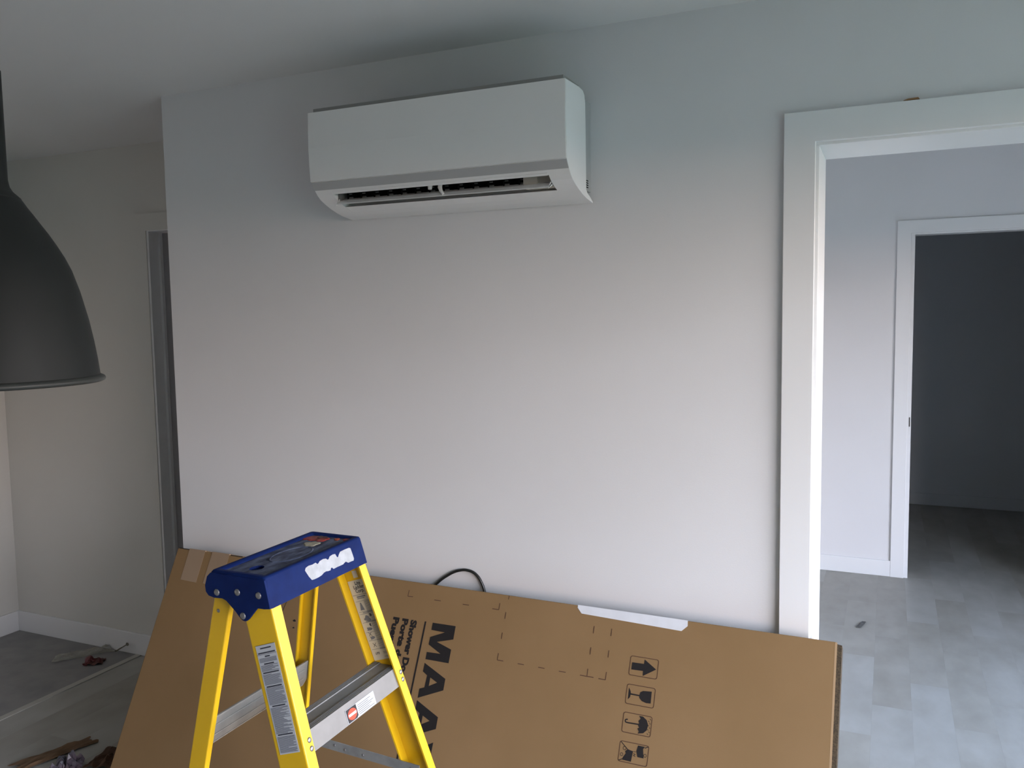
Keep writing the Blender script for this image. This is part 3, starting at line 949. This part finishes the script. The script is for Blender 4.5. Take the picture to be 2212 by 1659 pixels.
# white paint smear over the front of the cap
SM = [(1.277, 1.1150), (1.281, 1.1190), (1.290, 1.1205), (1.302, 1.1195), (1.312, 1.1205), (1.3165, 1.1165), (1.3195, 1.1170), (1.325, 1.1200), (1.336, 1.1210), (1.345, 1.1195), (1.349, 1.1160), (1.3525, 1.1165),
      (1.358, 1.1205), (1.368, 1.1215), (1.376, 1.1205), (1.3795, 1.1130), (1.3825, 1.1125), (1.387, 1.1165), (1.393, 1.1205), (1.408, 1.1210), (1.424, 1.1205), (1.4285, 1.1185), (1.4305, 1.106), (1.4315, 1.0965),
      (1.4285, 1.0930), (1.420, 1.0935), (1.410, 1.0935), (1.4035, 1.0975), (1.3990, 1.0970), (1.393, 1.0950), (1.385, 1.0950), (1.372, 1.0952), (1.360, 1.0948), (1.3565, 1.0985), (1.3530, 1.0985), (1.350, 1.0950),
      (1.343, 1.0955), (1.336, 1.0968), (1.329, 1.0962), (1.321, 1.0935), (1.310, 1.0925), (1.298, 1.0925), (1.290, 1.0932), (1.284, 1.1010)]
fx = lambda z: (-1.012 - (z - 1.100) * (0.0075 / 0.0285)) if z > 1.1 else (-1.0055 - (z - 1.077) * (0.0065 / 0.023))
bm = bmesh.new()
vv = [bm.verts.new((fx(z) + 0.0007, y, z)) for y, z in SM]
es = [bm.edges.new((vv[i], vv[(i + 1) % len(vv)])) for i in range(len(vv))]
bmesh.ops.triangle_fill(bm, use_beauty=True, edges=es)
me = bpy.data.meshes.new('paint_smear')
bm.to_mesh(me)
bm.free()
sm = link('paint_smear', me, 'paintwhite', cap)


def blob(name, cx, cy, rx, ry, m, sd, z=CZ - 0.0042, rot=0.0):
    random.seed(sd)
    ph = [random.uniform(0, 6.28) for _ in range(4)]
    n = 22
    ring, top = [], []
    for k in range(n):
        a = 2 * math.pi * k / n
        q = 1 + 0.16 * math.sin(2 * a + ph[0]) + 0.13 * math.sin(3 * a + ph[1]) + 0.10 * math.sin(5 * a + ph[2])
        x, y = rx * q * math.cos(a), ry * q * math.sin(a)
        x, y = x * math.cos(rot) - y * math.sin(rot), x * math.sin(rot) + y * math.cos(rot)
        ring.append((cx + x, cy + y, z - 0.001))
        top.append((cx + 0.85 * x, cy + 0.85 * y, z + 0.0006))
    return MB().loft([ring, top]).build(name, m, cap)


blob('paint_splatter', -1.118, 1.436, 0.017, 0.021, 'paintred', 3)
blob('paint_splatter', -1.100, 1.446, 0.012, 0.010, 'paintdark', 4, CZ - 0.0032)
blob('paint_splatter', -1.092, 1.434, 0.012, 0.016, 'paintred', 14)
blob('paint_splatter', -1.064, 1.448, 0.007, 0.007, 'paintorange', 5)
blob('paint_splatter', -1.043, 1.452, 0.009, 0.007, 'paintred', 6)
blob('paint_splatter', -1.092, 1.398, 0.015, 0.020, 'paintcream', 8, rot=0.5)


# labels on the rails
def web_pt(near, drop, back, out=0.0):
    """a point on the web: drop below LZ, back from the front edge; out = offset towards the camera side"""
    z = LZ - drop
    x = XF + KF * drop - back
    if near:
        return (x, YN - SP * drop - out, z)
    return (x, YF + SP * drop - 0.0038 - out, z)


def web_quad(b, near, s0, s1, b0, b1, out, th=0.0003):
    """label coordinates: s along the rail, bk across; a label end is square to the rail"""
    def P(s, bk, o):
        dd = s + (bk - 0.036) * KF * 0.93
        return web_pt(near, dd, bk, o)
    q = [(s0, b0), (s0, b1), (s1, b1), (s1, b0)]
    b.prism([P(s, k, out) for s, k in q], [P(s, k, out - th) for s, k in q])


def label_near():
    b = MB()
    web_quad(b, True, 0.0620, 0.2490, 0.0110, 0.0590, 0.0006)
    lb = b.build('label', 'label', rail_near)
    lb['label'] = 'long grey warning label crowded with small print'
    random.seed(11)
    dk, gy = MB(), MB()
    heads = {0.0665: (0.6, 0), 0.0745: (0.95, 0), 0.0808: (0.28, 0), 0.0935: (0.55, 0), 0.1085: (0.88, 1), 0.1325: (0.85, 1), 0.1660: (0.72, 1), 0.2150: (0.82, 1)}
    W0, W1 = 0.0130, 0.0570
    for s, (fr, wd) in heads.items():
        c = (W0 + W1) / 2
        half = (W1 - W0) * fr / 2
        web_quad(dk, True, s, s + 0.0022, c - half, c + half, 0.0010)
    web_quad(dk, True, 0.0620, 0.0624, 0.0110, 0.0590, 0.0010)
    web_quad(dk, True, 0.0780, 0.0785, 0.0110, 0.0590, 0.0010)
    s = 0.0845
    while s < 0.2460:
        if not any(h_ - 0.0018 < s < h_ + 0.0030 for h_ in heads):
            r = random.random()
            e = W0 + 0.001 if r > 0.35 else W0 + random.uniform(0.004, 0.022)
            web_quad(gy, True, s, s + 0.00085, e, W1 - 0.001, 0.0010)
        s += 0.00155
    dk.build('label_heading', 'printdark', lb)['kind'] = 'stuff'
    gy.build('label_print', 'print', lb)['kind'] = 'stuff'


label_near()


def label_far():
    b = MB()
    web_quad(b, False, 0.0345, 0.2070, 0.0105, 0.0635, 0.0006)
    lb = b.build('label', 'labelcream', rail_far)
    lb['label'] = 'cream label with pictograms and the maker lettering'
    # a frame mapping label-plane (a across from the back edge, s along) to the web
    def P(a, s, o=0.0010):
        bk = 0.0620 - a
        dd = s + (bk - 0.036) * KF * 0.93
        return Vector(web_pt(False, dd, bk, o))
    for i, tx in enumerate(('Lite', 'Ladder', 'Corp.')):
        me = text_mesh(tx, 0.0105, 0.0002)
        xs_ = [v.co.x for v in me.vertices]
        wd = max(xs_) - min(xs_)
        a0 = 0.0240 - wd / 2
        for v in me.vertices:
            v.co = P(a0 + v.co.x, 0.0445 + 0.0082 * i - v.co.y)
        link('lettering', me, 'printdark', lb)
    me = text_mesh('LITE', 0.0062, 0.0002)
    for v in me.vertices:
        v.co = P(0.008 + v.co.x + 0.2 * v.co.y, 0.1945 - v.co.y)
    link('lettering', me, 'printdark', lb)
    dk, gy = MB(), MB()
    q = lambda B, s0, s1, a0, a1: web_quad(B, False, s0, s1, 0.0620 - a1, 0.0620 - a0, 0.0010)
    random.seed(5)
    q(dk, 0.0655, 0.0661, 0.0, 0.050)
    q(gy, 0.0685, 0.0712, 0.010, 0.034)
    q(gy, 0.0725, 0.0742, 0.010, 0.030)
    for s0 in (0.0790, 0.1015, 0.1065, 0.1250, 0.1460, 0.1640, 0.1830):
        q(gy, s0, s0 + 0.0006, 0.002, 0.050)
    s = 0.081
    while s < 0.185:
        q(gy, s, s + 0.0007, 0.025, 0.049 - random.uniform(0, 0.008))
        s += 0.0021
    for s in (0.1030, 0.1045, 0.1225, 0.1240, 0.1910, 0.1935, 0.2010):
        q(gy, s, s + 0.0008, 0.012 if s < 0.19 else 0.03, 0.044)

    def blob2(B, a, s, ra, rs, sd):
        random.seed(sd)
        n = 12
        ph = random.uniform(0, 6)
        lo = [(a + ra * (1 + 0.35 * math.sin(3 * t + ph)) * math.cos(t), s + rs * (1 + 0.3 * math.sin(2 * t + ph)) * math.sin(t)) for t in [2 * math.pi * k / n for k in range(n)]]
        B.prism([P(x, y, 0.0010) for x, y in lo], [P(x, y, 0.0008) for x, y in lo])
    # pictograms: small ladder, leaning figures, crossed-out figures
    B = gy
    B.prism([P(*c) for c in ((0.013, 0.0825), (0.0155, 0.0825), (0.020, 0.0985), (0.0085, 0.0985))], [P(c[0], c[1], 0.0008) for c in ((0.013, 0.0825), (0.0155, 0.0825), (0.020, 0.0985), (0.0085, 0.0985))])
    blob2(gy, 0.019, 0.1175, 0.0085, 0.0060, 2)
    blob2(dk, 0.030, 0.1110, 0.0028, 0.0042, 3)
    blob2(gy, 0.014, 0.1395, 0.0070, 0.0045, 4)
    blob2(dk, 0.021, 0.1310, 0.0022, 0.0032, 6)
    blob2(gy, 0.014, 0.1590, 0.0060, 0.0042, 7)
    for a, s in ((0.012, 0.1505), (0.014, 0.1745)):
        for sg in (1, -1):
            c = ((a - 0.004, s - 0.004 * sg - 0.0006), (a + 0.004, s + 0.004 * sg - 0.0006), (a + 0.004, s + 0.004 * sg + 0.0006), (a - 0.004, s - 0.004 * sg + 0.0006))
            dk.prism([P(*k) for k in c], [P(k[0], k[1], 0.0008) for k in c])
    dk.build('pictogram', 'printdark', lb)['kind'] = 'stuff'
    gy.build('label_print', 'print', lb)['kind'] = 'stuff'
    # torn remains of an older sticker above
    bb = MB()
    web_quad(bb, False, 0.0150, 0.0300, 0.030, 0.043, 0.0005)
    bb.build('sticker_remnant', 'labelcream', rail_far)


label_far()


rebase(ladder)

# ------------------------------------------------------------------ pendant lamp
LX, LY = -1.399, 0.946
lampo = thing('pendant_lamp', 'dark grey enamel dome pendant lamp hanging at the left edge', 'lamp', (LX, LY, 1.49))


def lathe(prof, n=64):
    return [[(LX + r * math.cos(2 * math.pi * k / n), LY + r * math.sin(2 * math.pi * k / n), z) for k in range(n)] for r, z in prof]


dome = [(0.0609, 1.8075), (0.0701, 1.7928), (0.0780, 1.7815), (0.0866, 1.7683), (0.0985, 1.7505), (0.1101, 1.7311), (0.1215, 1.7100), (0.1313, 1.6874), (0.1425, 1.6500), (0.1536, 1.6014), (0.1598, 1.5651), (0.1642, 1.5330), (0.1672, 1.5045)]
MB().loft(lathe(dome), False, False).build('shade', 'lamp', lampo, smooth=True)
inner = [(r - 0.003, z - 0.001) for r, z in dome]
MB().loft(lathe(inner[::-1]), False, True).build('shade_inside', 'lampin', lampo, smooth=True)
rim = [(0.1655, 1.5050), (0.1690, 1.5045), (0.1740, 1.5020), (0.1757, 1.4985), (0.1745, 1.4950), (0.1700, 1.4930), (0.1645, 1.4950), (0.1635, 1.5020)]
MB().loft(lathe(rim + rim[:1]), False, False).build('rim', 'lamprim', lampo, smooth=True)
MB().loft(lathe([(0.0425, 2.020), (0.0425, 1.840), (0.0438, 1.832), (0.0447, 1.828), (0.0492, 1.8199), (0.0605, 1.8090), (0.0612, 1.8065), (0.058, 1.8065)], 48), True, True).build('neck', 'lamp', lampo, smooth=True)
MB().loft(lathe([(0.0425, 2.020), (0.030, 2.035), (0.012, 2.040), (0.006, 2.06)], 32), True, True).build('neck_cap', 'lamp', lampo, smooth=True)
MB().tube([(LX, LY, 2.05), (LX, LY, H - 0.03)], 0.004, 8).build('cable', 'cord', lampo)
MB().loft(lathe([(0.05, H), (0.05, H - 0.02), (0.04, H - 0.03), (0.01, H - 0.032)], 32)).build('ceiling_rose', 'lamp', lampo, smooth=False)
MB().loft(lathe([(0.012, 1.70), (0.02, 1.69), (0.03, 1.66), (0.032, 1.63), (0.024, 1.60), (0.008, 1.588)], 20)).build('bulb', 'lampin', lampo, smooth=True)
MB().loft(lathe([(0.022, 1.805), (0.022, 1.71), (0.015, 1.70)], 20)).build('socket', 'lamp', lampo)
rebase(lampo)


# ------------------------------------------------------------------ small things
def spline(pts, n=10):
    pts = [Vector(p) for p in pts]
    out = []
    for i in range(len(pts) - 1):
        p0, p1, p2, p3 = pts[max(i - 1, 0)], pts[i], pts[i + 1], pts[min(i + 2, len(pts) - 1)]
        for k in range(n):
            t = k / n
            out.append(0.5 * ((2 * p1) + (-p0 + p2) * t + (2 * p0 - 5 * p1 + 4 * p2 - p3) * t * t + (-p0 + 3 * p1 - 3 * p2 + p3) * t ** 3))
    out.append(pts[-1])
    return out


YC = 2.2740
cpts = [(-1.50, YC, 0.42), (-1.42, YC, 0.60), (-1.345, YC, 0.70), (-1.287, YC, 0.758), (-1.252, YC, 0.784), (-1.226, YC, 0.7985), (-1.200, YC, 0.8065), (-1.182, YC, 0.8075), (-1.163, YC, 0.8035), (-1.146, YC, 0.791), (-1.134, YC, 0.772), (-1.126, YC, 0.750),
        (-1.118, YC, 0.70), (-1.12, YC, 0.55), (-1.16, YC, 0.40)]
co = MB().tube(spline(cpts, 6), 0.0044, 10).build('power_cord', 'cord', None, smooth=True)
tag(co, 'black power cord looping up between the carton and the wall', 'cord')


def crumple(name, outline_c, rx, ry, hgt, m, label, cat, sd, rot=0.0, n=12, z0=0.004, fold=0.0):
    random.seed(sd)
    off = Vector((random.uniform(0, 50), random.uniform(0, 50), 0))
    v, f = [], []
    for i in range(n + 1):
        for j in range(n + 1):
            a, b_ = 2 * i / n - 1, 2 * j / n - 1
            k = 1 + 0.25 * noise.noise(Vector((a * 1.4, b_ * 1.4, sd)) + off)
            x, y = a * rx * k, b_ * ry * k
            h = abs(noise.noise(Vector((a * 2.2, b_ * 2.2, sd * 0.7)) + off)) * hgt * 1.6 + abs(noise.noise(Vector((a * 5, b_ * 5, sd)) + off)) * hgt * 0.5
            h += fold * max(0, a) ** 2
            e = max(abs(a), abs(b_))
            h *= 1.0 - 0.55 * e ** 3
            v.append((x * math.cos(rot) - y * math.sin(rot), x * math.sin(rot) + y * math.cos(rot), z0 + h))
    for i in range(n):
        for j in range(n):
            q = i * (n + 1) + j
            f.append((q, q + n + 1, q + n + 2, q + 1))
    zmin = min(p[2] for p in v)
    v = [(x, y, z - zmin + z0) for x, y, z in v]
    o = mesh(name, v, f, m)
    md = o.modifiers.new('thick', 'SOLIDIFY')
    md.thickness = 0.0012
    md.offset = 1
    o.location = (outline_c[0], outline_c[1], 0)
    return tag(o, label, cat)


crumple('plastic_scrap', (-3.50, 2.735), 0.13, 0.042, 0.030, 'plastic', 'crumpled piece of clear plastic on the grey floor by the baseboard', 'plastic', 3, rot=0.9, z0=0.003)
crumple('red_wrapper', (-3.372, 2.68), 0.045, 0.036, 0.020, 'redplastic', 'small crumpled dark red wrapper on the grey floor', 'wrapper', 5, rot=0.6, z0=0.003)
crumple('cardboard_scrap', (-2.79, 2.035), 0.135, 0.034, 0.010, 'scrapcard', 'torn strip of brown cardboard lying on the floor beside the carton', 'cardboard', 8, rot=1.25, z0=0.002)
crumple('crumpled_wrapper', (-2.665, 1.985), 0.05, 0.04, 0.05, 'wrap', 'crumpled grey plastic wrapper at the bottom left edge of the floor', 'wrapper', 9, rot=0.4, z0=0.002)
crumple('brown_scrap', (-2.575, 2.085), 0.05, 0.07, 0.020, 'brown', 'dark brown scrap on the floor right against the carton end', 'scrap', 12, rot=0.3, z0=0.002)
# screw resting against the baseboard
sc_ = thing('screw', 'long screw leaning on the white baseboard above the red wrapper', 'screw', (-3.372, 2.80, 0))
A, B = Vector((-3.375, 2.797, 0.0085)), Vector((-3.298, 2.806, 0.0545))
ax_ = (B - A).normalized()
MB().tube([A, A + ax_ * 0.012, A + ax_ * 0.05, B - ax_ * 0.008], [0.0006, 0.0024, 0.0028, 0.0030], 8).build('shaft', 'screw', sc_)
MB().tube([B - ax_ * 0.008, B - ax_ * 0.001, B], [0.0032, 0.0085, 0.0080], 12).build('head', 'screw', sc_)
b = MB()
for k in range(12):
    p = A + ax_ * (0.010 + 0.0035 * k)
    b.tube([p, p + ax_ * 0.0012], [0.0036, 0.0030], 8)
b.build('thread', 'screw', sc_)
rebase(sc_)
crumple('floor_chip', (-0.101, 4.50), 0.052, 0.011, 0.006, 'chip', 'small dark sliver lying on the pale floor beyond the doorway', 'debris', 21, rot=1.30, n=6, z0=0.0015)
